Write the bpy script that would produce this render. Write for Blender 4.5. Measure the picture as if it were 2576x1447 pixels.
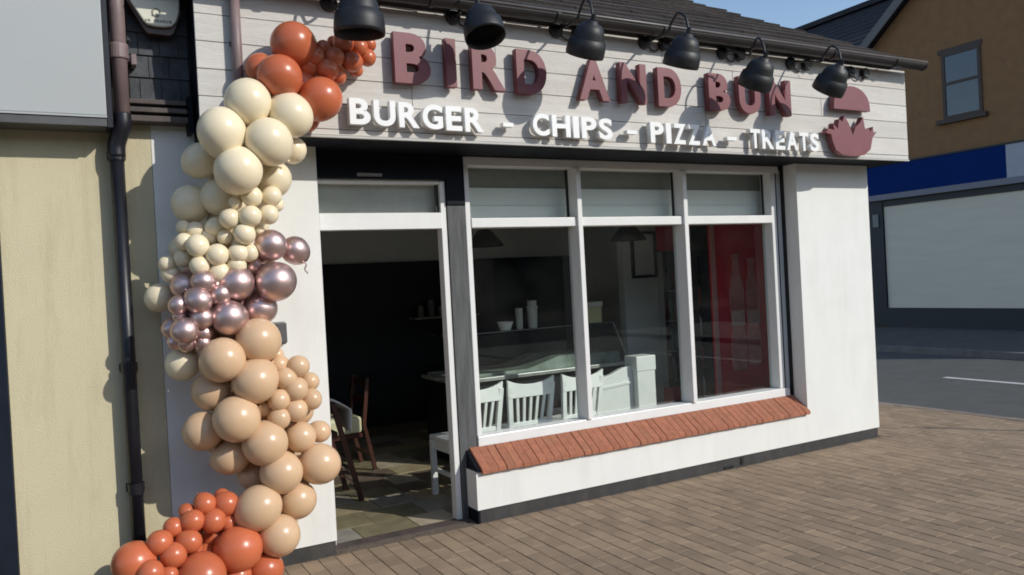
import bpy, bmesh, math, random
from mathutils import Vector, Matrix, noise
random.seed(7)
for o in list(bpy.data.objects): bpy.data.objects.remove(o)
S = bpy.context.scene
COL = S.collection
R = math.radians
# ------------------------------------------------------------------ camera
cd = bpy.data.cameras.new('camera'); cam = bpy.data.objects.new('camera', cd); COL.objects.link(cam)
CAM_P = Vector((0, -4.8805, 1.6436))
rt = Vector((0.87366292, -0.4835991, -0.05333875)); up = Vector((0.05095532, -0.01807893, 0.99853728)); fw = Vector((0.48385604, 0.87510289, -0.00884705))
m = Matrix.Identity(4)
for i in range(3): m[i][0] = rt[i]; m[i][1] = up[i]; m[i][2] = -fw[i]; m[i][3] = CAM_P[i]
cam.matrix_world = m
cd.sensor_width = 36; cd.lens = 2000/2576*36; cd.clip_start = .05; cd.clip_end = 3000
S.camera = cam
S.cycles.filter_width = 1.8
S.render.resolution_x = 1024; S.render.resolution_y = 575
# ------------------------------------------------------------------ sky, sun, exposure
W = bpy.data.worlds.new('World'); S.world = W; W.use_nodes = True
wn = W.node_tree; wn.nodes.clear()
sky = wn.nodes.new('ShaderNodeTexSky'); sky.sky_type = 'NISHITA'; sky.sun_disc = False
SUN = Vector((.70, -1.0, .70)).normalized()
sky.sun_elevation = math.asin(SUN.z); sky.sun_rotation = math.atan2(SUN.x, SUN.y)
sky.altitude = 50; sky.air_density = 1.0; sky.dust_density = .5; sky.ozone_density = 1.0
bg = wn.nodes.new('ShaderNodeBackground'); bg.inputs[1].default_value = .15
wo = wn.nodes.new('ShaderNodeOutputWorld')
wn.links.new(sky.outputs[0], bg.inputs[0]); wn.links.new(bg.outputs[0], wo.inputs[0])
sl = bpy.data.lights.new('sun', 'SUN'); sl.energy = 2.95; sl.angle = R(.53); sl.color = (1, .965, .89)
so = bpy.data.objects.new('sun', sl); COL.objects.link(so); so.rotation_euler = (-SUN).to_track_quat('-Z', 'Y').to_euler(); so.location = (8, -10, 9)
S.view_settings.view_transform = 'Standard'; S.view_settings.look = 'None'; S.view_settings.gamma = 1; S.view_settings.exposure = 0.15
S.view_settings.use_curve_mapping = False
# ------------------------------------------------------------------ materials
MATS = {}
def mat(name, col, rough=.6, metal=0, var=.08, scale=6., bump=.0, bscale=60., col2=None, stretch=None, rnd=0., attr=None, spec=.5, sss=0., coat=0., dirt=0., dirtcol=(.12,.1,.07), specks=None, knots=False):
    """principled + two-scale noise colour variation, bump, optional per-object and per-face tint"""
    if name in MATS: return MATS[name]
    M = bpy.data.materials.new(name); M.use_nodes = True; nt = M.node_tree; N = nt.nodes; L = nt.links
    b = N['Principled BSDF']
    b.inputs['Roughness'].default_value = rough; b.inputs['Metallic'].default_value = metal
    b.inputs['Specular IOR Level'].default_value = spec
    if coat: b.inputs['Coat Weight'].default_value = coat; b.inputs['Coat Roughness'].default_value = .08
    if sss: b.inputs['Subsurface Weight'].default_value = sss; b.inputs['Subsurface Radius'].default_value = (.03,.015,.008); b.inputs['Subsurface Scale'].default_value = 1.
    geo = N.new('ShaderNodeNewGeometry'); mp = N.new('ShaderNodeMapping')
    tc = N.new('ShaderNodeTexCoord')
    L.new(geo.outputs['Position'], mp.inputs[0])
    if stretch: mp.inputs['Scale'].default_value = stretch
    n1 = N.new('ShaderNodeTexNoise'); n1.inputs['Scale'].default_value = scale; n1.inputs['Detail'].default_value = 6; n1.inputs['Roughness'].default_value = .6
    L.new(mp.outputs[0], n1.inputs['Vector'])
    ramp = N.new('ShaderNodeValToRGB')
    c2 = col2 if col2 else tuple(c*(1-2*var) for c in col)
    ramp.color_ramp.elements[0].position = .3; ramp.color_ramp.elements[0].color = (*c2, 1)
    ramp.color_ramp.elements[1].position = .7; ramp.color_ramp.elements[1].color = (*col, 1)
    L.new(n1.outputs[0], ramp.inputs[0]); out = ramp.outputs[0]
    def mulv(outc, val_socket, lo, hi):
        mr = N.new('ShaderNodeMapRange'); mr.inputs[3].default_value = lo; mr.inputs[4].default_value = hi; L.new(val_socket, mr.inputs[0])
        mx = N.new('ShaderNodeMix'); mx.data_type = 'RGBA'; mx.blend_type = 'MULTIPLY'; mx.inputs[0].default_value = 1
        L.new(outc, mx.inputs[6]); L.new(mr.outputs[0], mx.inputs[7]); return mx.outputs[2]
    if rnd:
        oi = N.new('ShaderNodeObjectInfo'); out = mulv(out, oi.outputs['Random'], 1-rnd, 1+rnd*.6)
    if attr:
        at = N.new('ShaderNodeAttribute'); at.attribute_name = 'tint'; out = mulv(out, at.outputs['Fac'], 1-attr, 1+attr*.6)
    if dirt:
        n3 = N.new('ShaderNodeTexNoise'); n3.inputs['Scale'].default_value = 1.; n3.inputs['Detail'].default_value = 8; n3.inputs['Roughness'].default_value = .65
        mp3 = N.new('ShaderNodeMapping'); mp3.inputs['Scale'].default_value = (7, 7, 1.1); L.new(geo.outputs['Position'], mp3.inputs[0]); L.new(mp3.outputs[0], n3.inputs['Vector'])
        r3 = N.new('ShaderNodeMapRange'); r3.inputs[1].default_value = .5; r3.inputs[2].default_value = .72; r3.inputs[4].default_value = dirt; L.new(n3.outputs[0], r3.inputs[0])
        mx = N.new('ShaderNodeMix'); mx.data_type = 'RGBA'; mx.inputs[7].default_value = (*dirtcol, 1); L.new(r3.outputs[0], mx.inputs[0]); L.new(out, mx.inputs[6]); out = mx.outputs[2]
    if specks or knots:
        vo = N.new('ShaderNodeTexVoronoi'); vo.inputs['Scale'].default_value = 4.2 if specks else 3.0
        mpv = N.new('ShaderNodeMapping'); mpv.inputs['Scale'].default_value = (1,1,1) if specks else (.7,1,2.2); L.new(geo.outputs['Position'], mpv.inputs[0]); L.new(mpv.outputs[0], vo.inputs['Vector'])
        rv = N.new('ShaderNodeMapRange'); rv.inputs[1].default_value = .075 if specks else .09; rv.inputs[2].default_value = .055 if specks else .03; rv.inputs[3].default_value = 0; rv.inputs[4].default_value = .6 if specks else .45
        L.new(vo.outputs['Distance'], rv.inputs[0])
        sx = N.new('ShaderNodeMix'); sx.data_type = 'RGBA'; L.new(rv.outputs[0], sx.inputs[0]); L.new(out, sx.inputs[6])
        if specks:
            cr = N.new('ShaderNodeValToRGB'); cr.color_ramp.interpolation = 'CONSTANT'; cr.color_ramp.elements[0].color = (*specks[0], 1); cr.color_ramp.elements[1].position = .55; cr.color_ramp.elements[1].color = (*specks[1], 1)
            L.new(vo.outputs['Color'], cr.inputs[0]); L.new(cr.outputs[0], sx.inputs[7])
        else: sx.inputs[7].default_value = (.40,.36,.31,1)
        out = sx.outputs[2]
    L.new(out, b.inputs['Base Color'])
    if bump:
        n2 = N.new('ShaderNodeTexNoise'); n2.inputs['Scale'].default_value = bscale; n2.inputs['Detail'].default_value = 5
        L.new(mp.outputs[0], n2.inputs['Vector'])
        bp = N.new('ShaderNodeBump'); bp.inputs['Strength'].default_value = bump; bp.inputs['Distance'].default_value = .01
        L.new(n2.outputs[0], bp.inputs['Height']); L.new(bp.outputs[0], b.inputs['Normal'])
    MATS[name] = M; return M
def glass(name, tint=(.958,.978,.966), ior=1.5, dirt=.010):
    if name in MATS: return MATS[name]
    M = bpy.data.materials.new(name); M.use_nodes = True; nt = M.node_tree; N = nt.nodes; L = nt.links; N.clear()
    o = N.new('ShaderNodeOutputMaterial'); t = N.new('ShaderNodeBsdfTransparent'); t.inputs[0].default_value = (*tint, 1)
    g = N.new('ShaderNodeBsdfGlossy'); g.inputs['Roughness'].default_value = .015
    lw = N.new('ShaderNodeLayerWeight'); lw.inputs[0].default_value = .5
    pw = N.new('ShaderNodeMath'); pw.operation = 'POWER'; pw.inputs[1].default_value = 5; L.new(lw.outputs['Facing'], pw.inputs[0])
    f = N.new('ShaderNodeMapRange'); f.inputs[3].default_value = .04; f.inputs[4].default_value = 1; L.new(pw.outputs[0], f.inputs[0])
    mx = N.new('ShaderNodeMixShader'); L.new(f.outputs[0], mx.inputs[0]); L.new(t.outputs[0], mx.inputs[1]); L.new(g.outputs[0], mx.inputs[2])
    d = N.new('ShaderNodeBsdfDiffuse'); d.inputs[0].default_value = (.5,.5,.48,1)
    nz = N.new('ShaderNodeTexNoise'); nz.inputs['Scale'].default_value = 2.5; nz.inputs['Detail'].default_value = 6
    geo = N.new('ShaderNodeNewGeometry'); L.new(geo.outputs['Position'], nz.inputs['Vector'])
    r = N.new('ShaderNodeMapRange'); r.inputs[1].default_value = .4; r.inputs[2].default_value = .8; r.inputs[4].default_value = dirt; L.new(nz.outputs[0], r.inputs[0])
    m2 = N.new('ShaderNodeMixShader'); L.new(r.outputs[0], m2.inputs[0]); L.new(mx.outputs[0], m2.inputs[1]); L.new(d.outputs[0], m2.inputs[2])
    L.new(m2.outputs[0], o.inputs[0]); MATS[name] = M; return M
white = mat('white_render', (.80,.80,.765), .75, var=.03, scale=3, bump=.25, bscale=140, dirt=.17, dirtcol=(.48,.45,.38))
plinthm = mat('plinth_paint', (.050,.048,.047), .8, var=.18, scale=9, bump=.2, bscale=90, dirt=.35, dirtcol=(.11,.095,.075))
beige = mat('beige_render', (.60,.535,.355), .8, var=.03, scale=2.2, bump=.3, bscale=120, dirt=.55, dirtcol=(.40,.325,.20))
navy = mat('navy_paint', (.006,.0075,.014), .6, spec=.15, var=.15, scale=8, bump=.1)
weather = mat('weathered_timber', (.120,.124,.124), .8, var=.24, scale=14, stretch=(3,3,.25), bump=.5, bscale=45)
whitep = mat('white_gloss_paint', (.80,.80,.78), .3, var=.03, scale=9, bump=.08, bscale=30)
plank = mat('whitewashed_board', (.66,.63,.585), .75, col2=(.575,.545,.50), scale=6, stretch=(.5,3,7), bump=.35, bscale=30, rnd=.07, dirt=.10, dirtcol=(.36,.33,.28), knots=True)
maroon = mat('maroon_letter', (.200,.048,.058), .5, var=.08, scale=12, bump=.05)
whitel = mat('white_letter', (.86,.86,.84), .35, var=.02)
blackm = mat('black_metal', (.012,.0125,.014), .5, var=.1, scale=20, bump=.1, bscale=200)
gutm = mat('dark_gutter', (.030,.025,.025), .4, var=.2, scale=12, bump=.05)
brownpipe = mat('brown_pipe', (.25,.180,.175), .5, var=.15, scale=7, bump=.05)
blackpipe = mat('black_pipe', (.012,.012,.018), .4, var=.2, scale=7)
tilem = mat('roof_tile', (.055,.043,.036), .88, var=.25, scale=14, bump=.5, bscale=70, rnd=.35, dirt=.25, dirtcol=(.03,.035,.022))
slatem = mat('slate', (.075,.080,.088), .75, var=.3, scale=12, bump=.4, bscale=50, rnd=.15)
clay = mat('clay_brick', (.43,.160,.090), .88, var=.16, scale=22, bump=.5, bscale=110, rnd=.09, dirt=.45, dirtcol=(.27,.145,.08))
mortar = mat('mortar', (.36,.14,.085), .9, var=.3, scale=30, bump=.6, bscale=90)
paverm = mat('paver', (.350,.252,.166), .9, var=.14, scale=5, bump=.5, bscale=120, attr=.16, dirt=.42, dirtcol=(.235,.182,.130), specks=((.15,.12,.09),(.42,.35,.28)))
jointm = mat('paver_joint', (.20,.155,.113), .95, var=.3, scale=40, bump=.6, bscale=150)
asphalt = mat('asphalt', (.098,.100,.096), .9, var=.12, scale=3, bump=.5, bscale=160)
groundm = mat('ground_tarmac', (.085,.085,.082), .9, var=.1, scale=1.5)
roadpaint = mat('road_paint', (.62,.62,.60), .7, var=.12, scale=12)
BAL = {'o': mat('balloon_orange', (.56,.145,.062), .29, var=.02, spec=.5, sss=.12, rnd=.08),
       'c': mat('balloon_cream', (.86,.74,.52), .29, var=.02, sss=.12, rnd=.05),
       'p': mat('balloon_peach', (.665,.45,.275), .29, var=.02, sss=.12, rnd=.05),
       'm': mat('balloon_mauve_chrome', (.68,.50,.475), .40, metal=.9, var=.02, rnd=.06)}
greyp = mat('grey_panel', (.41,.425,.42), .45, var=.02, scale=1.5)
greytrim = mat('grey_trim', (.10,.10,.10), .5, var=.15)
dirtybrown = mat('brown_trim', (.11,.085,.075), .7, var=.25, scale=12)
alarmcream = mat('alarm_cream', (.70,.67,.54), .4, var=.03)
alarmbrown = mat('alarm_brown', (.07,.035,.022), .4, var=.1)
alarmmark = mat('alarm_print', (.27,.26,.20), .6, var=.1)
metalgrey = mat('box_grey', (.22,.22,.21), .5, var=.1)
housebr = mat('house_brick', (.30,.155,.068), .9, col2=(.245,.125,.058), scale=5, bump=.3, bscale=40)
houseroof = mat('house_roof', (.032,.030,.038), .8, var=.3, scale=4, bump=.4, bscale=20)
barge = mat('barge_board', (.16,.15,.15), .6, var=.1)
bluem = mat('blue_fascia', (.003,.026,.15), .8, var=.05, scale=1, spec=.1)
shutm = mat('grey_shutter', (.78,.70,.57), .7, var=.05, scale=2, stretch=(1,.4,4))
darkblue = mat('dark_blue_base', (.008,.013,.024), .5, var=.1)
lilac = mat('pale_panel', (.42,.42,.48), .5, var=.05)
wframe = mat('house_window_frame', (.07,.045,.035), .6, var=.1)
hglass = mat('house_glass', (.055,.07,.095), .14, var=.1, scale=1.2, spec=.8)
win = glass('window_glass')
cabg = glass('cabinet_glass', (.93,.97,.955), 1.45, .012)
inwhite = mat('interior_white', (.86,.87,.85), .7, var=.05, scale=2)
ingrey = mat('interior_grey', (.58,.60,.58), .7, var=.06, scale=2)
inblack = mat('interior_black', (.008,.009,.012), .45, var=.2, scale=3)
wchair = mat('white_chair_paint', (.84,.86,.83), .4, var=.04, scale=12)
wood = mat('reddish_wood', (.085,.024,.014), .4, var=.3, scale=10, stretch=(3,3,.5))
cushion = mat('cream_vinyl', (.66,.62,.40), .5, var=.05)
cloth = mat('white_cloth', (.68,.67,.64), .85, var=.06, bump=.3, bscale=30)
redm = mat('red_cabinet', (.72,.016,.040), .35, var=.08, scale=3)
redprint = mat('pink_print', (.80,.30,.30), .4, var=.22, scale=9)
slab = mat('marble_slab', (.48,.50,.46), .25, var=.3, scale=5, stretch=(1,2.5,1))
FT = [mat('floor_stone_%s' % n, c, .45, var=.18, scale=9, bump=.25, bscale=30) for n, c in (('ochre', (.44,.36,.22)), ('olive', (.27,.235,.14)), ('brown', (.21,.155,.115)), ('grey', (.38,.345,.29)), ('sand', (.54,.46,.33)))]
# ------------------------------------------------------------------ helpers
def obj(name, bm, material, parent=None, smooth=False, bevel=0):
    me = bpy.data.meshes.new(name); bmesh.ops.recalc_face_normals(bm, faces=bm.faces); bm.to_mesh(me); bm.free()
    return objm(name, me, material, parent, smooth, bevel)
def objm(name, me, material=None, parent=None, smooth=False, bevel=0):
    o = bpy.data.objects.new(name, me); COL.objects.link(o)
    if material and not me.materials: me.materials.append(material)
    if smooth: me.polygons.foreach_set('use_smooth', [True]*len(me.polygons))
    if bevel:
        b = o.modifiers.new('bevel', 'BEVEL'); b.width = bevel; b.segments = 2; b.limit_method = 'ANGLE'; b.angle_limit = R(40)
    if parent:
        o.parent = parent; o.matrix_parent_inverse = wm(parent).inverted()
    return o
def wm(o):
    M = o.matrix_basis.copy()
    return wm(o.parent) @ o.matrix_parent_inverse @ M if o.parent else M
def tag(o, label, cat, group=None):
    o['label'] = label; o['category'] = cat
    if group: o['group'] = group
    return o
def thing(name, label, cat, loc=(0,0,0), group=None):
    o = bpy.data.objects.new(name, None); COL.objects.link(o); o.location = loc; o.empty_display_size = .1
    bpy.context.view_layer.update(); return tag(o, label, cat, group)
def nb(): return bmesh.new()
def abox(bm, x0, x1, y0, y1, z0, z1):
    v = [bm.verts.new((x, y, z)) for z in (z0, z1) for y in (y0, y1) for x in (x0, x1)]
    for f in ((0,2,3,1), (4,5,7,6), (0,1,5,4), (2,6,7,3), (0,4,6,2), (1,3,7,5)): bm.faces.new([v[i] for i in f])
    return v
def box(x0, x1, y0, y1, z0, z1):
    bm = nb(); abox(bm, x0, x1, y0, y1, z0, z1); return bm
def boxes(L):
    bm = nb()
    for b in L: abox(bm, *b)
    return bm
def aprism(bm, poly, y0, y1, plane='XZ'):
    """polygon extruded; XZ polygons run along Y, YZ polygons along X"""
    f = (lambda p, t: (p[0], t, p[1])) if plane == 'XZ' else ((lambda p, t: (t, p[0], p[1])) if plane == 'YZ' else (lambda p, t: (p[0], p[1], t)))
    a = [bm.verts.new(f(p, y0)) for p in poly]; b = [bm.verts.new(f(p, y1)) for p in poly]; n = len(poly)
    bm.faces.new(a); bm.faces.new(b[::-1])
    for i in range(n): bm.faces.new((a[i], a[(i+1) % n], b[(i+1) % n], b[i]))
def prism(poly, y0, y1, plane='XZ'):
    bm = nb(); aprism(bm, poly, y0, y1, plane); return bm
def atube(bm, pts, r, n=10, cap=True):
    pts = [Vector(p) for p in pts]; rings = []; prev = None
    rr = r if isinstance(r, (list, tuple)) else [r]*len(pts)
    for i, p in enumerate(pts):
        d = (pts[min(i+1, len(pts)-1)] - pts[max(i-1, 0)]).normalized()
        u = d.orthogonal().normalized() if prev is None else (prev - d*prev.dot(d)).normalized()
        prev = u; w = d.cross(u)
        rings.append([bm.verts.new(p + (u*math.cos(2*math.pi*k/n) + w*math.sin(2*math.pi*k/n))*rr[i]) for k in range(n)])
    for a, b in zip(rings, rings[1:]):
        for k in range(n): bm.faces.new((a[k], a[(k+1) % n], b[(k+1) % n], b[k]))
    if cap: bm.faces.new(rings[0][::-1]); bm.faces.new(rings[-1])
def tube(pts, r, n=10):
    bm = nb(); atube(bm, pts, r, n); return bm
def alathe(bm, prof, n=24, M=None):
    M = M or Matrix.Identity(4); rings = []
    for r, z in prof:
        if r < 1e-5: rings.append([bm.verts.new(M @ Vector((0, 0, z)))])
        else: rings.append([bm.verts.new(M @ Vector((r*math.cos(2*math.pi*k/n), r*math.sin(2*math.pi*k/n), z))) for k in range(n)])
    for a, b in zip(rings, rings[1:]):
        for k in range(n):
            k2 = (k+1) % n
            q = [a[0]] if len(a) == 1 else [a[k], a[k2]]
            q += [b[0]] if len(b) == 1 else [b[k2], b[k]]
            if len(q) >= 3: bm.faces.new(q)
def lathe(prof, n=24, M=None):
    bm = nb(); alathe(bm, prof, n, M); return bm
def bar(bm, a, b, w, d, hint=(0,1,0)):
    """rectangular bar from a to b: w across, d along hint"""
    a = Vector(a); b = Vector(b); z = (b-a).normalized(); y = Vector(hint); y = (y - z*y.dot(z)).normalized(); x = y.cross(z)
    vs = [bm.verts.new(p + x*sx*w/2 + y*sy*d/2) for p in (a, b) for sx, sy in ((-1,-1), (1,-1), (1,1), (-1,1))]
    for f in ((3,2,1,0), (4,5,6,7), (0,1,5,4), (1,2,6,5), (2,3,7,6), (3,0,4,7)): bm.faces.new([vs[i] for i in f])
def settint(me, vals):
    a = me.attributes.new('tint', 'FLOAT', 'FACE'); a.data.foreach_set('value', vals)
# ================================================================== SETTING
def struct(o): o['kind'] = 'structure'; return o
g = nb(); v = [g.verts.new(p) for p in ((-900,-900,-.06), (900,-900,-.06), (900,900,-.06), (-900,900,-.06))]; g.faces.new(v)
struct(obj('ground', g, groundm))
# near pavement bed, road with centre line, far pavement
pave = struct(obj('pavement', box(-6, 8.06, -9, 22, -.3, -.005), jointm))
KERB = 8.06
ksm = mat('kerb_stone', (.27,.22,.18), .85, var=.15, scale=8, bump=.4, bscale=90, rnd=.12)
bm = box(KERB+.006, KERB+.125, -.301, .301, -.3, .002); bmesh.ops.recalc_face_normals(bm, faces=bm.faces); kme = bpy.data.meshes.new('kerb_stone'); bm.to_mesh(kme); bm.free(); kme.materials.append(ksm)
for k in range(36):
    o = bpy.data.objects.new('kerb_stone', kme); COL.objects.link(o); o.parent = pave; o.location = (random.uniform(-.003,.003), -8.5+.61*k, random.uniform(-.004,.003))
road = struct(obj('road', box(KERB+.127, 13.0, -60, 80, -.4, -.035), asphalt))
farp = struct(obj('far_pavement', box(13.13, 17.0, -60, 80, -.4, .07), mat('far_paving', (.12,.11,.10), .9, var=.2, scale=4, bump=.3, bscale=30)))
obj('kerb', box(13.0, 13.128, -60, 80, -.4, .074), mat('far_kerb', (.2,.19,.18), .85, var=.2, scale=5), farp)
for y0, y1 in ((-2.1, 1.95), (4.0, 8.0), (-8.1, -4.1)):
    obj('centre_line', box(10.55, 10.66, y0, y1, -.034, -.030), roadpaint, road)
# block pavers: rows run away from the shop front, 100 x 200 mm, half-bond
def facing(p):
    d = Vector(p) - CAM_P; z = d.dot(fw)
    if z < .3: return None
    return (.5 + d.dot(rt)/z*2000/2576, .5 - d.dot(up)/z*2000/1447, z)
cells = []
PX0, PX1 = .2, KERB-.002
ncol = int((PX1-PX0)/.105)
for i in range(ncol):
    x = PX1 - (i+1)*.105
    y = -3.6 + (i % 2)*.1025
    while y < 3.0:
        # keep pavers outside the shop footprint
        inside = (y+.2 > -.004 and x+.10 > .36 and x < 6.565)
        if inside and y < -.03 and x < 6.565: cells.append((x, y, .102, -.006-y))
        elif not inside: cells.append((x, y, .102, .202))
        y += .205
vis = []
rest = []
for c in cells:
    q = facing((c[0]+.05, c[1]+c[3]/2, 0))
    if q and -.01 < q[0] < 1.01 and 0 < q[1] < 1.012: vis.append((q[2], c))
    elif q and -.6 < q[0] < 1.6: rest.append(c)
vis.sort()
full = [c for z, c in vis if abs(c[3]-.202) < 1e-6]
near = set(full[:300])
rest += [c for z, c in vis if c not in near]
def paver_bm(bm, x, y, w, l, h, tx, ty):
    b = .003
    z = lambda px, py: h + tx*(px-x-w/2) + ty*(py-y-l/2)
    lo = [bm.verts.new(p) for p in ((x,y,-.05), (x+w,y,-.05), (x+w,y+l,-.05), (x,y+l,-.05))]
    mi = [bm.verts.new((p[0], p[1], z(*p)-b*.8)) for p in ((x,y), (x+w,y), (x+w,y+l), (x,y+l))]
    hi = [bm.verts.new((p[0], p[1], z(*p))) for p in ((x+b,y+b), (x+w-b,y+b), (x+w-b,y+l-b), (x+b,y+l-b))]
    for a, c in ((lo, mi), (mi, hi)):
        for k in range(4): bm.faces.new((a[k], a[(k+1) % 4], c[(k+1) % 4], c[k]))
    bm.faces.new(hi)
PV = []
for k in range(8):
    bm = nb(); paver_bm(bm, -.0511, -.1010, .1022, .2020, 0, random.uniform(-.010,.010), random.uniform(-.007,.007))
    me = bpy.data.meshes.new('paver'); bm.to_mesh(me); bm.free(); settint(me, [k/7]*len(me.polygons)); me.materials.append(paverm); PV.append(me)
for c in full[:300]:
    o = bpy.data.objects.new('paver', random.choice(PV)); COL.objects.link(o); o.parent = pave
    o.location = (c[0]+.051, c[1]+.101, random.uniform(-.0016,.001)); o.rotation_euler = (0, 0, random.uniform(-.004,.004))
bm = nb(); tv = []
for c in rest:
    paver_bm(bm, c[0], c[1], c[2], max(c[3]-.0005, .01), random.uniform(-.0016,.001), random.uniform(-.010,.010), random.uniform(-.007,.007))
    tv += [random.random()]*9
o = obj('pavers', bm, paverm, pave); o['kind'] = 'stuff'; settint(o.data, tv)

# ================================================================== THE SHOP
shop = thing('takeaway_shop', 'single-storey white rendered takeaway shop with dark tiled roof and wide front window', 'building', (3.5, 2, 0))
PR = 6.55
ZS = 2.72   # top of front wall, behind the sign box
wall = obj('front_wall', boxes([(.432, 1.362, 0, .28, .088, ZS), (5.60, PR, 0, .28, .088, ZS), (2.342, 5.60, 0, .155, .088, .350),
    (1.362, 5.60, .16, .28, 2.62, ZS)]), white, shop)
obj('plinth', boxes([(.43, 1.358, .012, .27, -.05, .088), (2.36, PR-.01, .012, .2, -.05, .088)]), plinthm, shop, bevel=.003)
obj('air_vent', box(4.785,4.815,.004,.03,.015,.07), blackm, shop); obj('air_vent', box(4.60,4.70,.004,.03,.004,.022), blackm, shop)
obj('plinth_end', box(2.345, 2.359, .002, .17, -.05, .086), navy, shop)
# side and back walls, ceiling: the room behind the glass
obj('side_wall', boxes([(PR-.2, PR, .28, 4.4, 0, 3.0), (.432, .62, .28, 4.4, 0, 3.0)]), inwhite, shop)
obj('back_wall', box(.62, PR-.2, 4.2, 4.4, 0, 3.0), inwhite, shop)
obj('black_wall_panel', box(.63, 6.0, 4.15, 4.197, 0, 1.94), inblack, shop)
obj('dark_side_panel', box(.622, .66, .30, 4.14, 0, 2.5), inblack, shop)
obj('partition', box(5.18, 5.645, 2.0, 2.1, 0, 2.69), ingrey, shop)
obj('ceiling', box(.62, PR-.2, .28, 4.2, 2.7, 2.76), inwhite, shop)
floor = obj('shop_floor', box(.432, PR-.2, .075, 4.2, -.06, -.012), mat('grout', (.10,.085,.065), .9, var=.2, scale=20), shop)
random.seed(3)
yy = .205; row = 0
while yy < 3.3:
    h = (.28, .34, .30)[row % 3]; xx = .64 + (row % 3)*.13
    while xx < 3.6:
        w = random.choice((.24, .32, .40, .30))
        obj('floor_tile', box(xx+.004, xx+w-.004, yy+.004, yy+h-.004, -.0115, random.uniform(-.004, .001)), random.choice(FT), floor)
        xx += w
    yy += h; row += 1
obj('threshold', box(1.365, 2.34, .085, .20, -.0115, .004), dirtybrown, floor)
# door opening: navy head board, transom light, white bar, right jamb
obj('door_head_board', box(1.365, 2.30, .13, .155, 2.362, 2.615), navy, shop)
obj('door_closer_plate', box(1.66, 1.83, .119, .1295, 2.376, 2.396), metalgrey, shop)
dfr = obj('door_frame', boxes([(1.365, 1.405, .17, .25, 0, 2.36), (2.262, 2.302, .17, .25, 0.0, 2.36), (1.4055, 2.2615, .155, .25, 2.028, 2.138), (1.4055, 2.2615, .17, .25, 2.335, 2.36)]), whitep, shop, bevel=.004)
obj('transom_pane', box(1.406, 2.261, .205, .211, 2.139, 2.334), win, dfr)
obj('transom_backing', box(1.40, 2.262, .252, .262, 2.13, 2.36), mat('transom_film', (.52,.51,.49), .7), dfr)
obj('transom_seal', boxes([(2.236, 2.2612, .196, .204, 2.139, 2.334)]), blackm, dfr)
# post between door and window
obj('upper_post', box(2.303, 2.445, .150, .27, 2.19, 2.615), navy, shop, bevel=.004)
obj('post', box(2.306, 2.443, .160, .27, 0, 2.188), weather, shop, bevel=.004)
obj('lintel', box(2.3035, 5.60, .145, .1595, 2.535, 2.615), navy, shop)
# shop window
WX = (2.446, 3.41, 4.455, 5.475); WY0, WY1 = .160, .285
wf = []
T = .040
fr = obj('window', boxes([
    (2.446, 5.56, WY0-.012, WY1, .486, .558),                       # bottom rail
    (2.446, 5.56, WY0, WY1, 2.470, 2.533),                          # head
    (2.446, 2.446+T, WY0+.002, WY1, .559, 2.469), (5.455, 5.515, WY0+.002, WY1, .559, 2.469),
    (2.487, 3.3735, WY0-.006, WY1, 2.030, 2.098), (3.416, 4.4185, WY0-.006, WY1, 2.030, 2.098), (4.462, 5.4545, WY0-.006, WY1, 2.030, 2.098),
    (3.374, 3.4155, WY0-.030, WY1, .559, 2.469), (4.419, 4.4615, WY0-.030, WY1, .559, 2.469)]), whitep, shop, bevel=.005)
obj('window_seal', boxes([(5.5155, 5.53, WY0+.004, WY1, .559, 2.5), (5.585, 5.5995, WY0-.02, WY1, .46, 2.535)]), blackm, fr)
obj('window_reveal', box(5.531, 5.584, WY0+.01, WY1, .559, 2.5), ingrey, fr)
for a, b in ((2.487, 3.3735), (3.416, 4.4185), (4.462, 5.4545)):
    obj('pane', box(a, b, .255, .261, .559, 2.029), win, fr)
    obj('pane', box(a, b, .255, .261, 2.099, 2.469), win, fr)
    obj('pane_gasket', boxes([(b-.020, b-.0005, .246, .2545, 2.0995, 2.4685)]), blackm, fr)
# pelmet board behind the top lights
pel = obj('pelmet', boxes([(2.46, 5.54, .325, .345, 2.075, 2.205), (2.46, 5.54, .33, .345, 2.207, 2.335)]), inwhite, shop)
obj('pelmet_back_board', box(2.46, 5.72, .355, .375, 2.1, 2.69), mat('pelmet_grey', (.34,.34,.30), .7), shop)
obj('window_board', box(2.45, 5.58, .286, .37, .44, .465), whitep, shop)
# sloping sill of clay bricks on edge
sillbed = obj('window_sill', prism([(-.005, .351), (-.005,.362), (.16, .475), (.16, .351)], 2.374, 5.596, 'YZ'), mortar, shop)
random.seed(11)
nS = 50; pit = (5.597-2.374)/nS
bm = nb(); aprism(bm, [(-.034, .336), (-.031, .366), (.158, .492), (.158, .45), (.0, .341)], -.0316, .0316, 'YZ')
bmesh.ops.recalc_face_normals(bm, faces=bm.faces)
bme = bpy.data.meshes.new('sill_brick'); bm.to_mesh(bme); bm.free(); bme.materials.append(clay)
for i in range(nS):
    o = bpy.data.objects.new('sill_brick', bme); COL.objects.link(o); o.parent = sillbed
    o.location = (2.374+(i+.5)*pit, random.uniform(-.003,.002), random.uniform(-.0012,.0012)); o.rotation_euler = (0, random.uniform(-.006,.006), random.uniform(-.004,.004))
    b = o.modifiers.new('bevel', 'BEVEL'); b.width = .003; b.segments = 1
obj('sill_end', prism([(-.022,.351), (.158,.475), (.158,.351)], 2.350, 2.3735, 'YZ'), navy, sillbed)
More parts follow.
